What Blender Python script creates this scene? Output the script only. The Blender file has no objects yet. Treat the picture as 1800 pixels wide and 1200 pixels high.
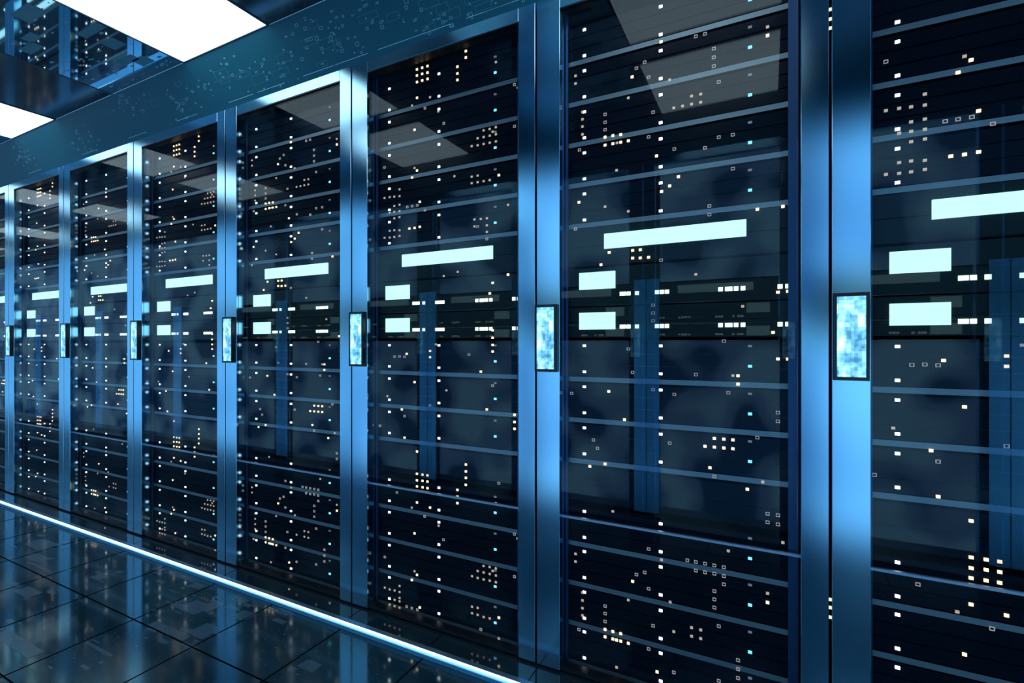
import bpy, math, random
random.seed(7)
S = bpy.context.scene
COL = S.collection
R_ = math.radians

# ---------------------------------------------------------------- scale
D = 1.5                    # distance from the camera to the rack fronts (m)
ZP = -0.713                # top of the plinth the racks stand on (units of D, from the lens height)
ZF = -0.7286               # floor
H = -ZF * D                # lens height above the floor
W = 0.5513                 # rack pitch
X0 = 0.0945                # joint between the two nearest racks
ZT = 0.755                 # rack top
ZS = 0.757                 # underside of the soffit
ZC = 0.885                 # ceiling
YS = 1.04                  # plane of the server fronts

def P(x, y, z):
    return (x * D, y * D, z * D + H)

# ---------------------------------------------------------------- camera
cam = bpy.data.cameras.new('camera')
cam.sensor_width = 36.0
cam.lens = 872.0 / 1800.0 * 36.0
cam.shift_y = 3.0 / 1800.0
cam.clip_start = 0.01
cam.clip_end = 100
co = bpy.data.objects.new('camera', cam)
COL.objects.link(co)
co.location = (0, 0, H)
co.rotation_euler = (R_(90), 0, R_(27.3))
S.camera = co
S.view_settings.view_transform = 'Standard'
S.view_settings.look = 'None'
S.view_settings.gamma = 1.0
S.view_settings.use_curve_mapping = False
S.view_settings.exposure = 0.0

# ---------------------------------------------------------------- world: added blotchy blue glow behind the camera, for the posts to reflect
wd = bpy.data.worlds.new('world')
S.world = wd
wd.use_nodes = True
nt = wd.node_tree
nt.nodes.clear()
def N(t, typ, **kw):
    n = t.nodes.new(typ)
    for k, v in kw.items():
        setattr(n, k, v)
    return n
def math_node(t, op, a, b=None, clamp=False):
    n = N(t, 'ShaderNodeMath', operation=op)
    n.use_clamp = clamp
    for i, v in enumerate((a, b)):
        if v is None:
            continue
        if isinstance(v, (int, float)):
            n.inputs[i].default_value = v
        else:
            t.links.new(v, n.inputs[i])
    return n.outputs[0]
def map_range(t, v, a, b, c=0.0, d=1.0):
    n = N(t, 'ShaderNodeMapRange', interpolation_type='SMOOTHSTEP')
    n.inputs['From Min'].default_value = a
    n.inputs['From Max'].default_value = b
    n.inputs['To Min'].default_value = c
    n.inputs['To Max'].default_value = d
    t.links.new(v, n.inputs['Value'])
    return n.outputs[0]
tc = N(nt, 'ShaderNodeTexCoord')
sp = N(nt, 'ShaderNodeSeparateXYZ')
nt.links.new(tc.outputs['Generated'], sp.inputs[0])
ny = math_node(nt, 'MAXIMUM', math_node(nt, 'MULTIPLY', sp.outputs[1], -1.0), 0.06)
gs = math_node(nt, 'DIVIDE', sp.outputs[0], ny)
gt = math_node(nt, 'DIVIDE', sp.outputs[2], ny)
cb = N(nt, 'ShaderNodeCombineXYZ')
nt.links.new(math_node(nt, 'MULTIPLY', gs, 1.0), cb.inputs[0])
nt.links.new(gt, cb.inputs[1])
nz = N(nt, 'ShaderNodeTexNoise')
nz.inputs['Scale'].default_value = 7.5
nz.inputs['Detail'].default_value = 1.0
nz.inputs['Roughness'].default_value = 0.55
nt.links.new(cb.outputs[0], nz.inputs['Vector'])
rp = N(nt, 'ShaderNodeValToRGB')
rp.color_ramp.interpolation = 'EASE'
els = rp.color_ramp.elements
els[0].position = 0.40; els[0].color = (0.03, 0.15, 0.38, 1)
els[1].position = 0.59; els[1].color = (0.54, 1.10, 1.55, 1)
e = els.new(0.47); e.color = (0.28, 0.57, 1.06, 1)
nt.links.new(nz.outputs[0], rp.inputs[0])
m_y = map_range(nt, sp.outputs[1], -0.02, -0.2)
m_lo = math_node(nt, 'MAXIMUM', map_range(nt, gt, -0.52, -0.34), map_range(nt, gt, -0.75, -1.0))
m_hi = math_node(nt, 'MAXIMUM', map_range(nt, gt, 0.44, 0.33), map_range(nt, gt, 0.52, 0.7))
m_s = map_range(nt, math_node(nt, 'ABSOLUTE', gs), 1.0, 3.2, 1.0, 0.72)
m_lo = math_node(nt, 'MAXIMUM', m_lo, 0.22)
mask = math_node(nt, 'MULTIPLY', math_node(nt, 'MULTIPLY', math_node(nt, 'MULTIPLY', m_y, m_lo), m_hi), m_s)
bg = N(nt, 'ShaderNodeBackground')
nt.links.new(rp.outputs[0], bg.inputs[0])
WORLD_STRENGTH = 1.0
nt.links.new(math_node(nt, 'MULTIPLY', mask, WORLD_STRENGTH), bg.inputs[1])
bg2 = N(nt, 'ShaderNodeBackground')
bg2.inputs[0].default_value = (0.004, 0.014, 0.026, 1)
ad = N(nt, 'ShaderNodeAddShader')
nt.links.new(bg.outputs[0], ad.inputs[0])
nt.links.new(bg2.outputs[0], ad.inputs[1])
wo = N(nt, 'ShaderNodeOutputWorld')
nt.links.new(ad.outputs[0], wo.inputs[0])

# ---------------------------------------------------------------- materials
def new_mat(name):
    m = bpy.data.materials.new(name)
    m.use_nodes = True
    t = m.node_tree
    return m, t, t.nodes['Principled BSDF']
def pbr(name, col, rough=0.4, metal=0.0, ior=1.5, emit=None, strength=0.0, noise=0.0, nscale=40.0, sample=True):
    m, t, b = new_mat(name)
    b.inputs['Base Color'].default_value = (*col, 1)
    b.inputs['Roughness'].default_value = rough
    b.inputs['Metallic'].default_value = metal
    b.inputs['IOR'].default_value = ior
    if emit:
        b.inputs['Emission Color'].default_value = (*emit, 1)
        b.inputs['Emission Strength'].default_value = strength
        if not sample:
            m.cycles.emission_sampling = 'NONE'
    if noise:
        c = N(t, 'ShaderNodeTexCoord')
        z = N(t, 'ShaderNodeTexNoise')
        z.inputs['Scale'].default_value = nscale
        t.links.new(c.outputs['Object'], z.inputs['Vector'])
        t.links.new(map_range(t, z.outputs[0], 0.3, 0.7, rough - noise, rough + noise), b.inputs['Roughness'])
    return m
M = {}
m = bpy.data.materials.new('blue_anodised_metal'); m.use_nodes = True
t = m.node_tree; t.nodes.clear()
g = N(t, 'ShaderNodeBsdfGlossy', distribution='BECKMANN')
g.inputs['Color'].default_value = (0.36, 0.74, 1.0, 1)
g.inputs['Roughness'].default_value = 0.20
t.links.new(g.outputs[0], N(t, 'ShaderNodeOutputMaterial').inputs[0])
M['post'] = m
M['carcass'] = pbr('black_steel', (0.006, 0.009, 0.014), 0.45)
M['face'] = pbr('server_front', (0.005, 0.010, 0.018), 0.16, 0.0, 1.16, noise=0.03, nscale=6.0)
M['switch'] = pbr('switch_front_glow', (0.014, 0.030, 0.032), 0.2, 0.0, 1.2)  # glow around the screens painted in as a lighter, greener base
M['lip'] = pbr('shelf_lip_metal', (0.22, 0.31, 0.34), 0.45, 0.6)
M['bar'] = pbr('bright_bar_metal', (0.5, 0.7, 0.85), 0.48, 0.85)
M['rail'] = pbr('mounting_rail_blue', (0.025, 0.08, 0.18), 0.35, 0.6)
M['plinth'] = pbr('plinth_gloss', (0.012, 0.03, 0.042), 0.06, 0.0, 1.9)
M['plinth_face'] = pbr('plinth_face_metal', (0.10, 0.40, 0.66), 0.35, 0.3)
M['channel'] = pbr('led_channel', (0.25, 0.4, 0.5), 0.35, 0.8)
M['strip'] = pbr('led_strip', (0.8, 0.9, 1.0), 0.5, emit=(0.72, 0.92, 1.0), strength=5.0)
M['diff'] = pbr('light_diffuser', (0.9, 0.9, 0.9), 0.5, emit=(0.93, 0.98, 1.0), strength=2.1)
M['lframe'] = pbr('light_frame', (0.10, 0.16, 0.22), 0.35, 0.8)
M['screen'] = pbr('lit_screen', (0.5, 0.8, 0.8), 0.4, emit=(0.68, 1.02, 1.0), strength=1.0)
M['bezel'] = pbr('black_bezel', (0.006, 0.016, 0.024), 0.3)
M['white'] = pbr('white_indicator', (0.8, 0.8, 0.8), 0.4, emit=(1.0, 0.97, 0.95), strength=3.0, sample=False)
M['dimw'] = pbr('dim_indicator', (0.3, 0.3, 0.3), 0.4, emit=(0.6, 0.62, 0.62), strength=0.16, sample=False)
M['blue'] = pbr('cyan_indicator', (0.3, 0.6, 0.8), 0.4, emit=(0.16, 0.72, 1.0), strength=1.6, sample=False)
M['amber'] = pbr('amber_indicator', (0.8, 0.6, 0.4), 0.4, emit=(1.0, 0.68, 0.36), strength=2.2, sample=False)
M['tan'] = pbr('tan_indicator', (0.7, 0.55, 0.4), 0.4, emit=(1.0, 0.74, 0.5), strength=0.42, sample=False)
M['ring'] = pbr('outline_indicator', (0.6, 0.5, 0.45), 0.4, emit=(0.9, 0.78, 0.68), strength=0.32, sample=False)
M['port'] = pbr('green_port', (0.6, 0.8, 0.6), 0.4, emit=(0.86, 1.0, 0.84), strength=1.8, sample=False)
M['deco'] = pbr('soffit_print', (0.32, 0.72, 0.85), 0.3)
M['deco2'] = pbr('soffit_patch', (0.10, 0.34, 0.46), 0.25)
M['fpatch'] = pbr('floor_inlay', (0.05, 0.115, 0.155), 0.15, 0.0, 2.4)
M['soffit'] = pbr('soffit_teal', (0.012, 0.14, 0.215), 0.32, 0.0, 1.3, noise=0.04, nscale=2.0)
M['joint'] = pbr('dark_joint', (0.002, 0.003, 0.004), 0.8)
M['joint'].node_tree.nodes['Principled BSDF'].inputs['Specular IOR Level'].default_value = 0.0
M['edge'] = pbr('edge_metal', (0.7, 0.85, 0.95), 0.25, 1.0)

def glass_mat(name, tint, r0, rough, gloss=(1, 1, 1), absorb=0.0):
    m = bpy.data.materials.new(name)
    m.use_nodes = True
    t = m.node_tree
    t.nodes.clear()
    lw = N(t, 'ShaderNodeLayerWeight')
    lw.inputs['Blend'].default_value = 0.5
    p5 = math_node(t, 'POWER', lw.outputs['Facing'], 5.0)
    fac = math_node(t, 'ADD', math_node(t, 'MULTIPLY', p5, 0.28), r0, True)
    tr = N(t, 'ShaderNodeBsdfTransparent')
    tr.inputs[0].default_value = (*tint, 1)
    gl = N(t, 'ShaderNodeBsdfGlossy')
    gl.inputs['Color'].default_value = (*gloss, 1)
    gl.inputs['Roughness'].default_value = rough
    mx = N(t, 'ShaderNodeMixShader')
    t.links.new(fac, mx.inputs[0])
    t.links.new(tr.outputs[0], mx.inputs[1])
    t.links.new(gl.outputs[0], mx.inputs[2])
    out = N(t, 'ShaderNodeOutputMaterial')
    t.links.new(mx.outputs[0], out.inputs[0])
    return m
M['glass'] = glass_mat('door_glass', (0.93, 0.95, 0.97), 0.0165, 0.0, (0.72, 0.92, 1.0))
M['cglass'] = pbr('mirror_ceiling_panel', (0.52, 0.76, 0.90), 0.03, 1.0)
M['ghost'] = glass_mat('blue_post_reflection', (0.80, 0.86, 0.95), 0.10, 0.22, (0.22, 0.7, 1.0))

M['frost'] = pbr('dark_satin_panel', (0.16, 0.20, 0.24), 0.14, 1.0)

# floor: glossy dark teal tiles with faint smudges
m, t, b = new_mat('floor_gloss')
c = N(t, 'ShaderNodeTexCoord')
z = N(t, 'ShaderNodeTexNoise'); z.inputs['Scale'].default_value = 1.6; z.inputs['Detail'].default_value = 4
t.links.new(c.outputs['Object'], z.inputs['Vector'])
t.links.new(map_range(t, z.outputs[0], 0.35, 0.7, 0.07, 0.13), b.inputs['Roughness'])
b.inputs['Base Color'].default_value = (0.010, 0.040, 0.054, 1)
b.inputs['IOR'].default_value = 2.4
b.inputs['Specular Tint'].default_value = (0.75, 0.95, 1.0, 1)
M['floor'] = m

# handle screen: blocky pale-blue mosaic
m, t, b = new_mat('handle_screen')
c = N(t, 'ShaderNodeTexCoord')
mp = N(t, 'ShaderNodeMapping'); mp.inputs['Scale'].default_value = (1, 1, 1)
t.links.new(c.outputs['Object'], mp.inputs['Vector'])
def blocks(sx, sz, nscale):
    s = N(t, 'ShaderNodeVectorMath', operation='SNAP')
    s.inputs[1].default_value = (sx, 1.0, sz)
    t.links.new(mp.outputs[0], s.inputs[0])
    n = N(t, 'ShaderNodeTexNoise'); n.inputs['Scale'].default_value = nscale; n.inputs['Detail'].default_value = 3
    t.links.new(s.outputs[0], n.inputs['Vector'])
    return n.outputs[0]
a1 = blocks(0.008, 0.011, 30); a2 = blocks(0.0022, 0.0022, 60); a3 = blocks(0.014, 0.03, 45)
mixv = math_node(t, 'ADD', math_node(t, 'MULTIPLY', a1, 0.45), math_node(t, 'ADD', math_node(t, 'MULTIPLY', a2, 0.25), math_node(t, 'MULTIPLY', a3, 0.3)))
rp = N(t, 'ShaderNodeValToRGB')
els = rp.color_ramp.elements
els[0].position = 0.40; els[0].color = (0.03, 0.16, 0.30, 1)
els[1].position = 0.62; els[1].color = (0.62, 1.0, 1.05, 1)
e = els.new(0.48); e.color = (0.14, 0.42, 0.66, 1)
e = els.new(0.54); e.color = (0.28, 0.70, 0.92, 1)
t.links.new(mixv, rp.inputs[0])
t.links.new(rp.outputs[0], b.inputs['Emission Color'])
b.inputs['Emission Strength'].default_value = 1.9
b.inputs['Base Color'].default_value = (0.02, 0.05, 0.07, 1)
M['hscreen'] = m

# ---------------------------------------------------------------- mesh helpers
class MB:
    """collects boxes, quads and outlines into one mesh"""
    def __init__(self, *mats):
        self.v = []; self.f = []; self.mi = []; self.mats = mats
    def quad(self, pts, mi=0):
        n = len(self.v); self.v += pts; self.f.append(tuple(range(n, n + len(pts)))); self.mi.append(mi)
    def box(self, x0, x1, y0, y1, z0, z1, mi=0, bev=0.0):
        x0, x1 = sorted((x0, x1)); y0, y1 = sorted((y0, y1)); z0, z1 = sorted((z0, z1))
        n = len(self.v)
        self.v += [(x0, y0, z0), (x1, y0, z0), (x1, y1, z0), (x0, y1, z0), (x0, y0, z1), (x1, y0, z1), (x1, y1, z1), (x0, y1, z1)]
        self.f += [(n, n+3, n+2, n+1), (n+4, n+5, n+6, n+7), (n, n+1, n+5, n+4), (n+1, n+2, n+6, n+5), (n+2, n+3, n+7, n+6), (n+3, n, n+4, n+7)]
        self.mi += [mi] * 6
    def mesh(self, name):
        me = bpy.data.meshes.new(name)
        me.from_pydata(self.v, [], self.f)
        for k in self.mats:
            me.materials.append(M[k])
        for p, i in zip(me.polygons, self.mi):
            p.material_index = i
        me.update()
        return me
def put(name, me, parent=None, loc=(0, 0, 0)):
    o = bpy.data.objects.new(name, me)
    COL.objects.link(o)
    o.parent = parent
    o.location = loc
    return o
def bevel(o, w, seg=2):
    md = o.modifiers.new('bevel', 'BEVEL'); md.width = w; md.segments = seg; md.limit_method = 'ANGLE'
    return o
def tag(o, label=None, cat=None, group=None, kind=None):
    for k, v in (('label', label), ('category', cat), ('group', group), ('kind', kind)):
        if v: o[k] = v
    return o
def thing(name, label, cat, loc, group=None, rotz=0.0):
    o = bpy.data.objects.new(name, None)
    COL.objects.link(o)
    o.location = loc; o.rotation_euler = (0, 0, rotz); o.empty_display_size = 0.1
    return tag(o, label, cat, group)

# ---------------------------------------------------------------- floor, plinth, light strip
XL, XR = -7.6, 1.3
mb = MB('floor', 'joint', 'fpatch')
mb.box(XL*D, XR*D, -0.22*D, 1.7*D, -0.05, 0.0)
TL = 0.2592
xs = [(-1.487 + TL*k) for k in range(-24, 11)]
ys = [0.7053 + TL*k*0.97 for k in range(-3, 1)]
for x in xs:
    mb.box((x-0.0015)*D, (x+0.0015)*D, -0.22*D, 0.9240*D, 0.0, 0.0008, 1)
for y in ys:
    mb.box(XL*D, XR*D, (y-0.0016)*D, (y+0.0016)*D, 0.0, 0.0008, 1)
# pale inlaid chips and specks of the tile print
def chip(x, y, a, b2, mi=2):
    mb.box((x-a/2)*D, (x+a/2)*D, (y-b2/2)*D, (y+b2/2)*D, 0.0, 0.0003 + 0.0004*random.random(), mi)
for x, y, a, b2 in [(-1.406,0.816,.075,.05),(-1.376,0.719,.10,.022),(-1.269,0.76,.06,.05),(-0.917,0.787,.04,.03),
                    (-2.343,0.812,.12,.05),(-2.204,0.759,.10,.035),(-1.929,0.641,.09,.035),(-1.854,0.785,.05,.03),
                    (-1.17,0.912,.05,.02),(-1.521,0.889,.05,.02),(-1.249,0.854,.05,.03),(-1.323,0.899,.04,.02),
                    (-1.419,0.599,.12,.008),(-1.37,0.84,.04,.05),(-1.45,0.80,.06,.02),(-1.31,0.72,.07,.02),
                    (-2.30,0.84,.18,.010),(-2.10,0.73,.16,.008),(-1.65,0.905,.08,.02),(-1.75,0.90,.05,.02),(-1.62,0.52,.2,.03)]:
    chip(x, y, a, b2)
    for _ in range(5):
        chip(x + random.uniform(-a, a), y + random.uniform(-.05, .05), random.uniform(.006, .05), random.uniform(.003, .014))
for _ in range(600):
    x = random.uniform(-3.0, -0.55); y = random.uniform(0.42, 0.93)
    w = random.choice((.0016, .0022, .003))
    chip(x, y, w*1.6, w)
tag(put('floor', mb.mesh('floor')), kind='structure'); bpy.data.objects['floor'].location = (0, 0, 0)

mb = MB('plinth', 'plinth_face', 'joint')
mb.box(XL*D, XR*D, 0.940*D, 1.7*D, 0.0006, (ZP-ZF)*D)
mb.box(XL*D, XR*D, 0.9245*D, 0.940*D, 0.0010, (ZP-ZF)*D - 0.0086, 1)
for x in xs:
    mb.box((x-0.0009)*D, (x+0.0009)*D, 0.9366*D, 1.0*D, 0.001, (ZP-ZF)*D + 0.0004, 2)
tag(put('trim_1', mb.mesh('plinth')), kind='structure')
mb = MB('channel')
z1 = (ZP-ZF)*D
mb.box(XL*D, XR*D, 0.9335*D, 0.9440*D, z1, z1 + 0.0035)
ls = thing('light_strip', 'long white glowing light strip along the plinth edge at the floor', 'light strip', (0, 0, 0))
put('channel', mb.mesh('strip_channel'), ls)
mb = MB('strip')
mb.box(XL*D, XR*D, 0.9345*D, 0.9395*D, z1 - 0.0085, z1)
put('diffuser', mb.mesh('strip_diffuser'), ls)

# ---------------------------------------------------------------- sloping cove from the rack tops up to the ceiling, and the facing one
CD, CZ = 0.0835, 0.8845      # depth of the cove and height of its upper edge
def cove(name, yr, sy, deco):
    mb = MB('soffit', 'deco', 'deco2', 'edge')
    L = math.hypot(CD, CZ-ZS)
    def pt(x, s, o=0.0):
        """point on the slope: s = 0 at the rack top, 1 at the upper edge; o lifts it off the surface"""
        ny, nz = -(CZ-ZS)/L, -CD/L
        return (x*D, (yr + sy*(-CD*s + ny*o))*D, (ZS + (CZ-ZS)*s + nz*o)*D + H)
    def slab(x0, x1, s0, s1, o0, o1, mi):
        a = [pt(x0, s0, o1), pt(x1, s0, o1), pt(x1, s1, o1), pt(x0, s1, o1)]
        b = [pt(x0, s0, o0), pt(x1, s0, o0), pt(x1, s1, o0), pt(x0, s1, o0)]
        if sy < 0:
            a, b = a[::-1], b[::-1]
        mb.quad(a, mi); mb.quad(b[::-1], mi)
        for k in range(4):
            j = (k+1) % 4
            mb.quad([a[j], a[k], b[k], b[j]], mi)
    slab(XL, XR, -0.12, 1.0, -0.006, 0.0, 0)
    if deco:
        rnd = random.Random(5)
        def ring(x, s, a, b2, w, mi=1):
            for q in ((x-a, x+a, s-b2, s-b2+w), (x-a, x+a, s+b2-w, s+b2), (x-a, x-a+w*.15, s-b2+w, s+b2-w), (x+a-w*.15, x+a, s-b2+w, s+b2-w)):
                slab(q[0], q[1], q[2], q[3], 0, .0005, mi)
        clusters = [(-0.62,.35),(-0.72,.2),(-0.85,.6),(-1.0,.35),(-1.1,.7),(-1.3,.3),(-1.5,.6),(-1.75,.35),(-2.0,.7),(-2.4,.4),(-2.9,.5),(-0.5,.5),(-0.4,.25)]
        for cx, cs in clusters:
            for _ in range(22):
                x = cx + rnd.gauss(0, .06); q = min(.93, max(.06, cs + rnd.gauss(0, .17)))
                a = rnd.choice((.0022, .003, .004, .0055))
                if rnd.random() < .75: ring(x, q, a, a*6*rnd.uniform(.6, 1), .005)
                else: slab(x-a, x+a, q-a*3, q+a*3, 0, .0005, 2)
            for _ in range(3):
                x = cx + rnd.gauss(0, .07); q = min(.85, max(.12, cs + rnd.gauss(0, .2)))
                ring(x, q, rnd.uniform(.012, .035), rnd.uniform(.04, .09), .005, 2)
            x = cx + rnd.gauss(0, .05)
            slab(x-.07, x+.05, .08, .09, 0, .0005, 1)
    slab(XL, XR, 1.0, 1.02, -0.006, 0.001, 3)
    return tag(put(name, mb.mesh(name)), kind='structure')
cove('ceiling_cove', 1.0, 1, True)
cove('ceiling_cove', -0.045, -1, False)

# ---------------------------------------------------------------- ceiling: light panels, glass panels, bars
PER = 1.27
LX = -1.436
rows = [(1-0.456, 0.9155), (1-0.957, 1-0.573)]
bars = MB('lframe')
zc = ZC*D+H
for y0, y1 in ((-0.12, 0.043), (1-0.573, 1-0.456), (0.9165, 1.1)):
    bars.box(XL*D, XR*D, y0*D, y1*D, zc, zc+0.03)
ordn = ['first', 'second', 'third', 'fourth', 'fifth', 'sixth', 'seventh', 'eighth', 'ninth', 'tenth', 'eleventh', 'twelfth', 'thirteenth']
frames, diffs = [], []
for y0, y1 in rows:
    ax, ay, w = .200*D, (y1-y0)/2*D, .003*D
    li = MB('lframe')
    for s in (-1, 1):
        li.box(s*(ax-w), s*ax, -ay, ay, -.003, .02)
        li.box(-(ax-w), ax-w, s*(ay-w), s*ay, -.003, .02)
    frames.append(li.mesh('light_frame'))
    di = MB('diff'); di.box(-(ax-w), ax-w, -(ay-w), ay-w, 0.0, .012)
    diffs.append(di.mesh('light_diffuser'))
for n in range(-4, 2):
    cx = LX + PER*n
    for r, (y0, y1) in enumerate(rows):
        where = {(0, 0): 'large square white ceiling light at the upper edge, ending just above the cove',
                 (-1, 0): 'square white ceiling light farther along, past the dark satin ceiling panel'}.get((n, r),
                 'square white ceiling light, %s along from the near end, in the %s row' % (ordn[1-n], ('rack side', 'far side')[r]))
        lt = thing('ceiling_light', where, 'ceiling light', (cx*D, (y0+y1)/2*D, zc), 'square ceiling lights')
        put('frame', frames[r], lt); put('diffuser', diffs[r], lt)
        # dark frosted panel beyond the light (+x side), clear printed panel on the -x side
        xa, xb = cx+0.202, cx+0.202+0.429
        fr = MB('frost'); fr.box(xa*D, xb*D, y0*D, y1*D, zc, zc+0.008)
        tag(put('ceiling_panel', fr.mesh('frosted_panel')), kind='structure')
        xa, xb = cx-0.202-0.437, cx-0.202
        cg = MB('cglass', 'deco', 'deco2')
        cg.box(xa*D, xb*D, y0*D, y1*D, zc, zc+0.006)
        rnd = random.Random(3)
        for _ in range(70):
            x = rnd.uniform(xa+.02, xb-.02); y = rnd.uniform(y0+.02, y1-.02); w = rnd.choice((.003, .005, .008))
            cg.box((x-w)*D, (x+w)*D, (y-w*.4)*D, (y+w*.4)*D, zc-.0006, zc-.0001, 1)
        for _ in range(7):
            x = rnd.uniform(xa+.06, xb-.06); y = rnd.uniform(y0+.03, y1-.03)
            cg.box((x-rnd.uniform(.02,.06))*D, (x+rnd.uniform(.02,.06))*D, (y-.02)*D, (y+rnd.uniform(.0,.02))*D, zc-.001, zc-.0007, 2)
        tag(put('ceiling_panel', cg.mesh('clear_panel')), kind='structure')
        for xe in (cx-.202-.437, cx-.202, cx+.202):
            bars.box((xe-.002)*D, (xe+.002)*D, y0*D, y1*D, zc-.002, zc+.02)
tag(put('ceiling', bars.mesh('ceiling')), kind='structure')
DOTS_A = {
    'o': [(0.204,0.557), (0.254,0.383), (0.297,0.334), (0.280,0.318), (0.264,0.309), (0.146,0.442), (0.163,0.442), (0.180,0.441), (0.146,0.425), (0.163,0.425), (0.180,0.425), (0.196,0.425), (0.263,0.614), (0.087,0.310), (0.456,0.572), (0.439,0.251), (0.481,0.251), (0.155,0.194), (0.137,0.169), (0.205,0.194), (0.221,0.194), (0.205,0.178), (0.221,0.177), (0.238,0.177), (0.154,-0.103), (0.188,-0.161), (0.473,0.094), (0.489,0.095), (0.465,0.020), (0.473,-0.029), (0.489,-0.029), (0.406,-0.062), (0.406,-0.078), (0.364,-0.185), (0.381,-0.185), (0.397,-0.185), (0.347,-0.202), (0.364,-0.202), (0.381,-0.202), (0.397,-0.202), (0.112,-0.268), (0.146,-0.259), (0.205,-0.498), (0.146,-0.614), (0.163,-0.614), (0.180,-0.614), (0.146,-0.630), (0.163,-0.630), (0.171,-0.630), (0.180,-0.630), (0.196,-0.630), (0.255,-0.672), (0.356,-0.243), (0.422,-0.276), (0.456,-0.482)],
    'd': [(0.171,0.367), (0.196,0.277), (0.172,0.425), (0.079,0.590), (0.079,0.573), (0.095,0.507), (0.095,0.491), (0.095,0.475), (0.095,0.458), (0.196,0.515), (0.280,0.532), (0.146,0.219), (0.146,0.293), (0.288,0.474), (0.305,0.474), (0.322,0.474), (0.339,0.474), (0.322,0.490), (0.339,0.490), (0.456,0.588), (0.146,0.219), (0.146,0.202), (0.330,0.136), (0.498,0.094), (0.414,0.070), (0.397,-0.062), (0.163,-0.358), (0.079,-0.465), (0.079,-0.482), (0.095,-0.547), (0.095,-0.564), (0.095,-0.581), (0.095,-0.597), (0.196,-0.539), (0.281,-0.523), (0.288,-0.581), (0.171,-0.688), (0.264,-0.441), (0.481,-0.366), (0.389,-0.399), (0.322,-0.564), (0.339,-0.564), (0.322,-0.581), (0.339,-0.581), (0.456,-0.465), (0.448,-0.259)],
    'r': [(0.230,0.581), (0.213,0.573), (0.238,0.548), (0.146,0.491), (0.146,0.474), (0.146,0.458), (0.247,0.474), (0.238,0.425), (0.088,0.425), (0.289,0.391), (0.347,0.383), (0.079,0.252), (0.355,0.268), (0.363,0.573), (0.363,0.556), (0.363,0.539), (0.330,0.606), (0.347,0.606), (0.372,0.506), (0.372,0.399), (0.397,0.399), (0.347,0.383), (0.397,0.334), (0.506,0.432), (0.506,0.415), (0.355,0.268), (0.355,0.251), (0.498,0.234), (0.263,0.169), (0.079,0.252), (0.247,0.078), (0.247,0.062), (0.247,0.046), (0.063,0.021), (0.196,-0.012), (0.205,-0.061), (0.070,-0.111), (0.247,-0.095), (0.289,-0.103), (0.120,-0.210), (0.129,-0.227), (0.280,-0.202), (0.498,0.136), (0.330,-0.062), (0.389,-0.095), (0.381,0.004), (0.473,-0.128), (0.473,-0.144), (0.439,-0.177), (0.146,-0.564), (0.146,-0.580), (0.146,-0.597), (0.238,-0.424), (0.238,-0.506), (0.230,-0.474), (0.213,-0.482), (0.247,-0.580), (0.238,-0.630), (0.087,-0.630), (0.288,-0.663), (0.364,-0.259), (0.456,-0.317), (0.473,-0.317), (0.456,-0.333), (0.473,-0.334), (0.314,-0.432), (0.330,-0.432), (0.347,-0.432), (0.364,-0.432), (0.381,-0.432), (0.330,-0.449), (0.347,-0.449), (0.364,-0.448), (0.381,-0.449), (0.381,-0.465), (0.364,-0.482), (0.364,-0.498), (0.364,-0.514), (0.372,-0.548), (0.506,-0.556), (0.406,-0.604), (0.406,-0.621), (0.406,-0.638), (0.372,-0.654)],
}
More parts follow.
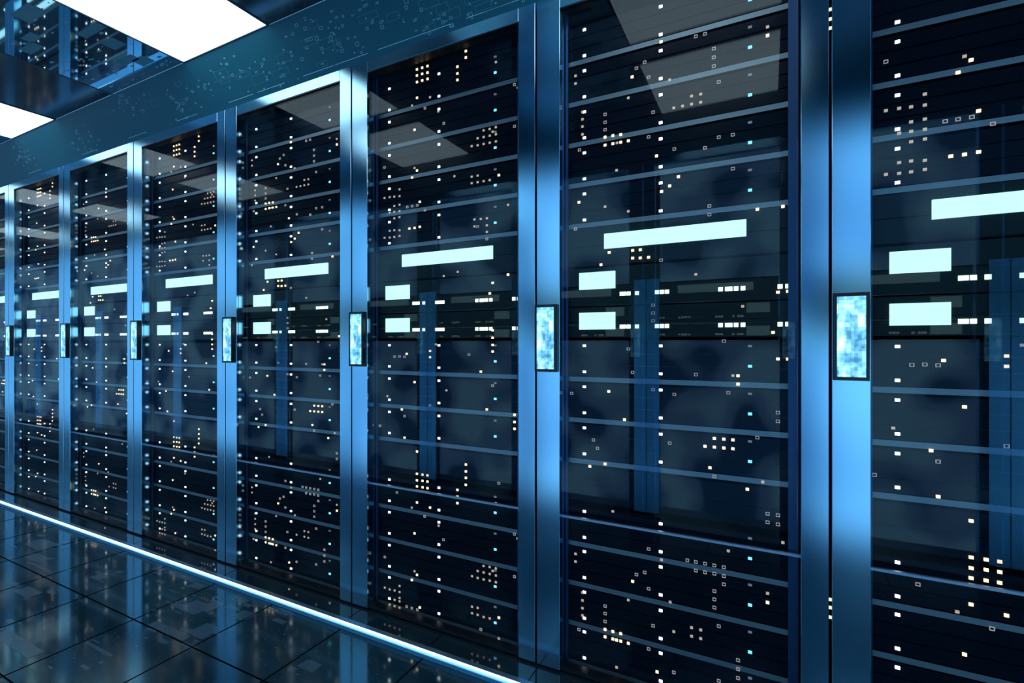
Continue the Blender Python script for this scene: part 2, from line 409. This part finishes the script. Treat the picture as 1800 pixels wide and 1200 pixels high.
DOTS_B = {
    'o': [(0.193,0.715), (0.210,0.715), (0.227,0.715), (0.193,0.699), (0.210,0.699), (0.227,0.698), (0.193,0.682), (0.210,0.682), (0.227,0.682), (0.344,0.722), (0.344,0.706), (0.319,0.690), (0.319,0.673), (0.319,0.657), (0.193,0.641), (0.185,0.559), (0.193,0.451), (0.177,0.435), (0.437,0.401), (0.051,0.584), (0.051,0.567), (0.202,0.368), (0.168,0.302), (0.185,0.302), (0.202,0.303), (0.420,0.145), (0.462,0.162), (0.412,0.120), (0.420,0.031), (0.420,0.013), (0.420,-0.004), (0.420,-0.020), (0.387,-0.069), (0.404,-0.160), (0.185,-0.102), (0.159,-0.028), (0.235,-0.020), (0.235,-0.036), (0.143,-0.176), (0.193,-0.283), (0.152,-0.250), (0.479,-0.168), (0.479,-0.185), (0.479,-0.201), (0.193,-0.341), (0.211,-0.341), (0.227,-0.341), (0.193,-0.358), (0.211,-0.357), (0.227,-0.357), (0.193,-0.374), (0.211,-0.374), (0.227,-0.374), (0.344,-0.300), (0.344,-0.317), (0.344,-0.333), (0.344,-0.350), (0.319,-0.366), (0.319,-0.383), (0.319,-0.399), (0.193,-0.416), (0.235,-0.423), (0.185,-0.498), (0.050,-0.473), (0.050,-0.490), (0.193,-0.605), (0.176,-0.622), (0.437,-0.655), (0.202,-0.688)],
    'd': [(0.235,0.633), (0.177,0.624), (0.261,0.591), (0.185,0.459), (0.429,0.673), (0.488,0.598), (0.310,0.418), (0.462,0.327), (0.378,0.500), (0.378,0.483), (0.395,0.500), (0.395,0.483), (0.412,0.500), (0.412,0.483), (0.429,0.500), (0.429,0.483), (0.395,0.516), (0.412,0.516), (0.429,0.517), (0.361,0.484), (0.420,0.508), (0.361,0.409), (0.361,0.393), (0.378,0.409), (0.378,0.393), (0.395,0.393), (0.412,0.393), (0.135,0.410), (0.135,0.392), (0.117,0.393), (0.101,0.394), (0.083,0.394), (0.135,0.369), (0.117,0.368), (0.135,0.352), (0.117,0.352), (0.101,0.352), (0.135,0.336), (0.117,0.335), (0.135,0.301), (0.117,0.303), (0.101,0.303), (0.135,0.286), (0.117,0.285), (0.101,0.285), (0.083,0.286), (0.369,0.303), (0.387,0.302), (0.404,0.302), (0.369,0.286), (0.404,0.285), (0.404,0.269), (0.253,-0.003), (0.286,-0.119), (0.320,0.178), (0.278,0.170), (0.093,-0.143), (0.262,-0.465), (0.176,-0.432), (0.185,-0.597), (0.429,-0.383), (0.395,-0.540), (0.412,-0.539), (0.429,-0.539), (0.378,-0.556), (0.395,-0.556), (0.412,-0.556), (0.420,-0.547), (0.429,-0.556), (0.362,-0.572), (0.378,-0.573), (0.395,-0.573), (0.412,-0.572), (0.429,-0.572), (0.362,-0.647), (0.362,-0.663), (0.378,-0.646), (0.378,-0.663), (0.395,-0.664), (0.412,-0.663), (0.487,-0.457), (0.084,-0.663), (0.101,-0.664), (0.118,-0.663), (0.135,-0.647), (0.135,-0.663), (0.118,-0.688), (0.135,-0.679), (0.135,-0.688), (0.101,-0.705), (0.118,-0.705), (0.135,-0.705), (0.118,-0.721), (0.135,-0.720), (0.462,-0.729), (0.437,-0.705)],
    'r': [(0.219,0.608), (0.278,0.557), (0.479,0.607), (0.479,0.509), (0.083,0.477), (0.219,0.344), (0.161,0.360), (0.177,0.360), (0.194,0.360), (0.378,0.285), (0.404,0.252), (0.118,-0.036), (0.135,-0.035), (0.152,-0.036), (0.353,-0.028), (0.420,-0.102), (0.235,-0.160), (0.152,-0.193), (0.067,-0.225), (0.218,-0.448), (0.277,-0.498), (0.437,-0.334), (0.479,-0.448), (0.126,-0.399), (0.084,-0.580), (0.479,-0.548), (0.159,-0.696), (0.176,-0.696), (0.194,-0.696), (0.202,-0.713), (0.218,-0.713), (0.387,-0.696)],
}
# ---------------------------------------------------------------- racks
def loc_z(z):
    return (z - ZP) * D
G = 0.0022
SL, SR = 0.0565, 0.0435                       # stile widths
# carcass: side walls, back, roof, base (in rack-local metres)
mb = MB('carcass')
Y1, Y2 = 0.030, 0.56
mb.box(.004*D, .014*D, Y1*D, Y2*D, 0.004, loc_z(ZT)-.004)
mb.box((W-.014)*D, (W-.004)*D, Y1*D, Y2*D, 0.004, loc_z(ZT)-.004)
mb.box(.014*D, (W-.014)*D, (Y2-.01)*D, Y2*D, 0.004, loc_z(ZT)-.004)
mb.box(.014*D, (W-.014)*D, Y1*D, (Y2-.01)*D, loc_z(ZT)-.03, loc_z(ZT)-.004)
mb.box(.014*D, (W-.014)*D, Y1*D, (Y2-.01)*D, 0.0, 0.006)
carcass_me = mb.mesh('carcass')
# door frame: two stiles, header, low bottom rail
mb = MB('post')
zt, zb = loc_z(ZT), 0.008
hd = 0.030
mb.box(G*D, SL*D, 0, .028*D, zb, zt)
mb.box((W-SR)*D, (W-G)*D, 0, .028*D, zb, zt)
mb.box(SL*D, (W-SR)*D, 0, .028*D, zt-hd*D, zt)
door_me = mb.mesh('door_frame')
mb = MB('carcass'); mb.box(SL*D, (W-SR)*D, .004*D, .026*D, zb, zb+.012)
sill_me = mb.mesh('bottom_rail')
mb = MB('carcass'); mb.box(SL*D, (W-SR)*D, .0005*D, .0275*D, zt-hd*D-.004, zt-hd*D-.0005)  # added dark strip, keeps indicator reflections off the header's underside
reflection_shield_me = mb.mesh('reflection_shield')
mb = MB('glass')
mb.box(SL*D, (W-SR)*D, .0045*D, .0085*D, zb+.012, zt-hd*D-.004)
glass_me = mb.mesh('glass_pane')
mb = MB('bezel')
hx0, hx1, hz0, hz1 = .0030, .0532, -0.0620, 0.0838
def LZ(z): return loc_z(z)
mb.box(hx0*D, hx1*D, -.0115*D, 0.0, LZ(hz0), LZ(hz1))
bw = .0050
mb.box(hx0*D, (hx0+bw)*D, -.0130*D, -.0115*D, LZ(hz0), LZ(hz1))
mb.box((hx1-bw)*D, hx1*D, -.0130*D, -.0115*D, LZ(hz0), LZ(hz1))
mb.box((hx0+bw)*D, (hx1-bw)*D, -.0130*D, -.0115*D, LZ(hz0), LZ(hz0+bw*1.2))
mb.box((hx0+bw)*D, (hx1-bw)*D, -.0130*D, -.0115*D, LZ(hz1-bw*1.2), LZ(hz1))
handle_me = mb.mesh('handle')
mb = MB('hscreen')
mb.box((hx0+bw)*D, (hx1-bw)*D, -.0122*D, -.0115*D, LZ(hz0+bw*1.2), LZ(hz1-bw*1.2))
hscreen_me = mb.mesh('handle_screen')
# shelf: plate with a front lip
mb = MB('lip', 'carcass')
mb.box(.058*D, (W-.046)*D,   .0385*D, .0395*D, -.0050*D, .0050*D)
mb.box(.058*D, (W-.046)*D, .0395*D, .50*D, -.0010*D, .0010*D, 1)
shelf_me = mb.mesh('shelf')
mb = MB('bar')
mb.box(.052*D, (W-.0435)*D, .018*D, .024*D, -.0022*D, .0022*D)
bar_me = mb.mesh('cross_bar')
mb = MB('face'); mb.box(.058*D, (W-.046)*D, .0395*D, .06*D, loc_z(.7035), loc_z(ZT)-.032)
filler_me = mb.mesh('top_filler')
mb = MB('rail'); mb.box(-.0030*D, .0030*D, .032*D, .036*D, 0.01, loc_z(ZT)-.034)
rail_me = mb.mesh('mounting_rail')
mb = MB('rail'); mb.box((W-.062)*D, (W-.046)*D, .0325*D, .036*D, 0.01, loc_z(.70))
wide_rail_me = mb.mesh('mounting_rail_wide')
mb = MB('ghost')  # added tinted strips imitating the facing posts' reflection in the door glass
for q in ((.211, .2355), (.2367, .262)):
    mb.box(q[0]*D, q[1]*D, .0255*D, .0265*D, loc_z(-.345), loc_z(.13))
post_ghost_me = mb.mesh('post_ghost')

# ---------------------------------------------------------------- rack units
FX0, FX1 = 0.060, W-0.048
def unit_mesh(name, z0, z1, n, face='face', depth=.44):
    """body plus n slim front plates with dark grooves between them; local origin at the rack's left joint, front at y=0"""
    mb = MB('carcass', face)
    mb.box((FX0+.004)*D, (FX1-.004)*D, .006*D, depth*D, z0*D, (z1-.002)*D)
    hgt = (z1-z0)/n
    for k in range(n):
        mb.box(FX0*D, FX1*D, 0, .006*D, (z0+k*hgt+.0012)*D, (z0+(k+1)*hgt-.0012)*D, 1)
    return mb.mesh(name)
server_me = unit_mesh('server_body', .006, .0815, 3)
blank_me = unit_mesh('blank_body', .0, .078, 2)
display_me = unit_mesh('display_body', .0, .085, 2, 'switch')
switch_me = unit_mesh('switch_body', .0, .0835, 2, 'switch')
low_switch_me = unit_mesh('low_switch_body', .0, .067, 2, 'switch')
slim = [unit_mesh('slim_body', .0, q, 2, 'switch', .03) for q in (.085, .0835, .067)]
def plate(name, mat, w, h2, d=.0018):
    mb = MB(mat); mb.box(-w/2*D, w/2*D, -d*D, 0, -h2/2*D, h2/2*D)
    return mb.mesh(name)
LW, LH = .0068, .0050
white_me = plate('white_light', 'white', LW, LH)
dim_me = plate('dim_light', 'dimw', LW, LH*.8)
blue_me = plate('blue_light', 'blue', LW, LH)
amber_me = plate('amber_light', 'amber', .0056, .0050)
tan_me = plate('tan_light', 'tan', .0052, .0046)
mb = MB('ring'); a, w = .0032, .0009
for q in ((-a, a, -a, -a+w), (-a, a, a-w, a), (-a, -a+w, -a+w, a-w), (a-w, a, -a+w, a-w)):
    mb.box(q[0]*D, q[1]*D, -.0018*D, 0, q[2]*D*.9, q[3]*D*.9)
ring_me = mb.mesh('outline_light')
long_screen_me = plate('long_screen', 'screen', .276, .0318, .004)
small_screen_me = plate('small_screen', 'screen', .0800, .0368, .004)
port_me = plate('port', 'port', .0080, .0080)
wide_port_me = plate('wide_port', 'port', .0130, .0080)

RAILS = [.6178, .5278, .4378, .3478, .2578, -.0790, -.1690, -.2590, -.4420, -.5300, -.6190, -.7060]
PORTS = [(.184, 1), (.1962, 0), (.2138, 0), (.2545, 0), (.2645, 0), (.2745, 0), (.375, 0), (.3895, 1), (.4025, 0), (.4145, 0), (.4765, 0), (.489, 0)]
NICK = ['nearest, cut-off cabinet', 'second cabinet from the near end', 'third cabinet from the near end', 'fourth cabinet from the near end',
        'fifth cabinet from the near end', 'sixth cabinet from the near end', 'seventh cabinet from the near end', 'farthest cabinet of the row']

def build_rack(i, full=True, y=1.0, rot=0.0, xi=None):
    xi = X0 - W*i if xi is None else xi
    lab = ['glass-fronted blue server cabinet at the near end, cut off at the picture edge',
           'wide glass-fronted blue server cabinet, second from the near end, bright ceiling reflections in its pane',
           'glass-fronted blue server cabinet, third from the near end', 'glass-fronted blue server cabinet, fourth from the near end',
           'glass-fronted blue server cabinet, fifth from the near end', 'glass-fronted blue server cabinet, sixth from the near end',
           'narrow-looking glass-fronted blue server cabinet, seventh from the near end', 'sliver of the farthest blue server cabinet of the row'][i]
    c = thing('server_cabinet', lab, 'server cabinet', (xi*D, y*D, ZP*D+H), 'glass-fronted server cabinets', rot)
    put('carcass', carcass_me, c)
    d = put('door', door_me, c)
    put('glass_pane', glass_me, d); put('handle', handle_me, d); put('handle_screen', hscreen_me, d); put('bottom_rail', sill_me, d); put('reflection_shield', reflection_shield_me, d)
    bevel(d, .0012*D*.6, 1)
    put('mounting_rail', rail_me, c, (.0605*D, 0, 0))
    put('mounting_rail', wide_rail_me, c)
    put('post_ghost', post_ghost_me, c)
    put('top_filler', filler_me, c)
    put('cross_bar', bar_me, c, (0, 0, loc_z(-.379)))
    if i == 0:
        for z in (.586, .569, .553, -.45, -.464, -.481):
            put('gap_light', amber_me, c, (0, .0315*D, loc_z(z)))
    for z in RAILS:
        put('shelf', shelf_me, c, (0, 0, loc_z(z)))
    return c

DOTS = (DOTS_B, DOTS_A)
def build_units(i):
    xi = X0 - W*i
    pat = DOTS[i % 2]
    kinds = ['o', 'd', 'r'] if i <= 3 else (['o', 'd'] if i <= 5 else ['o'])
    units = []       # (z0, z1, root)
    for k, z in enumerate(RAILS):
        lab = 'dark server on the %s shelf down, %s' % (ordn[k], NICK[i])
        u = thing('rack_server', lab, 'server', (xi*D, YS*D, z*D+H), 'servers behind the cabinet glass')
        put('chassis', server_me, u)
        dz = (.0122, .0692) if z > 0 else (.0165, .0735)
        for q in dz:
            put('status_light', white_me, u, (.099*D, 0, q*D))
            put('status_light', white_me, u, (.262*D, 0, q*D))
        if i <= 5:
            put('power_light', blue_me, u, (.4265*D, 0, dz[0]*D + .019*D))
        if i <= 3:
            put('dim_light', dim_me, u, (.4265*D, 0, dz[1]*D))
        units.append((z, z+.087, u, z))
    def extra(name, me, z, label, cat, z1, group):
        u = thing(name, label + ', ' + NICK[i], cat, (xi*D, YS*D, z*D+H), group)
        put('chassis', me, u)
        units.append((z, z1, u, z))
        return u
    u = extra('display_unit', display_me, .168, 'dark unit with a long glowing white screen', 'display unit', .2578, 'long glowing display units')
    put('screen', long_screen_me, u, (.2822*D, 0, (.2186-.168)*D))
    for z0, zs, zp, me, nm, z1 in ((.0815, .1355, .1045, switch_me, 'upper', .168), (.0125, .0481, .0350, low_switch_me, 'lower', .0815)):
        u = extra('network_switch', me, z0, nm + ' network switch with green ports', 'network switch', z1, 'network switches with green ports')
        put('screen', small_screen_me, u, (.128*D, 0, (zs-z0)*D))
        for off, wide in PORTS:
            put('port', wide_port_me if wide else port_me, u, (off*D, 0, (zp-z0)*D))
    u = extra('blank_panel', blank_me, -.3470, 'plain dark filler unit above the bright bar', 'filler unit', -.2590, 'plain filler units')
    for k in kinds:
        me, nm = {'o': (amber_me, 'amber_light'), 'd': (tan_me, 'tan_light'), 'r': (ring_me, 'outline_light')}[k]
        for off, z in pat[k]:
            if not (FX0+.004 < off < FX1-.004):
                continue
            best = min(units, key=lambda q: 0 if q[0]+.006 <= z <= q[1]-.008 else min(abs(z-q[0]), abs(z-q[1])))
            zl = z - best[3]
            if best[2].name.startswith('display') and abs(z-.2186) < .018 and .14 < off < .425: continue
            if .0095 <= zl <= .078:
                put(nm, me, best[2], (off*D, -.0012*D, zl*D))
            else:                                   # sits on a shelf edge or filler of the cabinet itself
                put(nm, me, racks[i], (off*D, .0385*D, loc_z(z)))
racks = [build_rack(i) for i in range(8)]
for i in range(8):
    build_units(i)

# ---------------------------------------------------------------- facing row across the aisle (seen in the glass)
for i in range(-1, 7):
    xi = X0 - W*i
    c = thing('facing_cabinet', 'open blue cabinet frame of the facing row, %s from its near end' % ordn[i+1], 'cabinet frame', ((xi+W)*D, -.045*D, ZP*D+H), 'facing row of cabinet frames', math.pi)
    d = put('door', door_me, c)
    put('handle', handle_me, d); put('handle_screen', hscreen_me, d)
    put('mounting_rail', wide_rail_me, c)
    ux = (xi+W)*D
    for nm, me, z0, zs, zp in (('display_unit', slim[0], .168, .2186, None), ('network_switch', slim[1], .0815, .1355, .1045), ('network_switch', slim[2], .0125, .0481, .0350)):
        u = thing(nm, '%s %s in the %s open frame of the facing row' % ('upper' if z0 > .05 else 'lower', nm.replace('_', ' '), ordn[i+1]), nm.replace('_', ' '), (ux, -.085*D, z0*D+H), 'facing row units', math.pi)
        put('chassis', me, u)
        if zp is None:
            put('screen', long_screen_me, u, (.2822*D, 0, (zs-z0)*D))
        else:
            put('screen', small_screen_me, u, (.128*D, 0, (zs-z0)*D))
            for off, wide in PORTS:
                put('port', wide_port_me if wide else port_me, u, (off*D, 0, (zp-z0)*D))
mb = MB('plinth', 'plinth_face')
mb.box(XL*D, XR*D, -.22*D, .015*D, 0.0006, (ZP-ZF)*D)
tag(put('trim_2', mb.mesh('plinth_facing')), kind='structure')
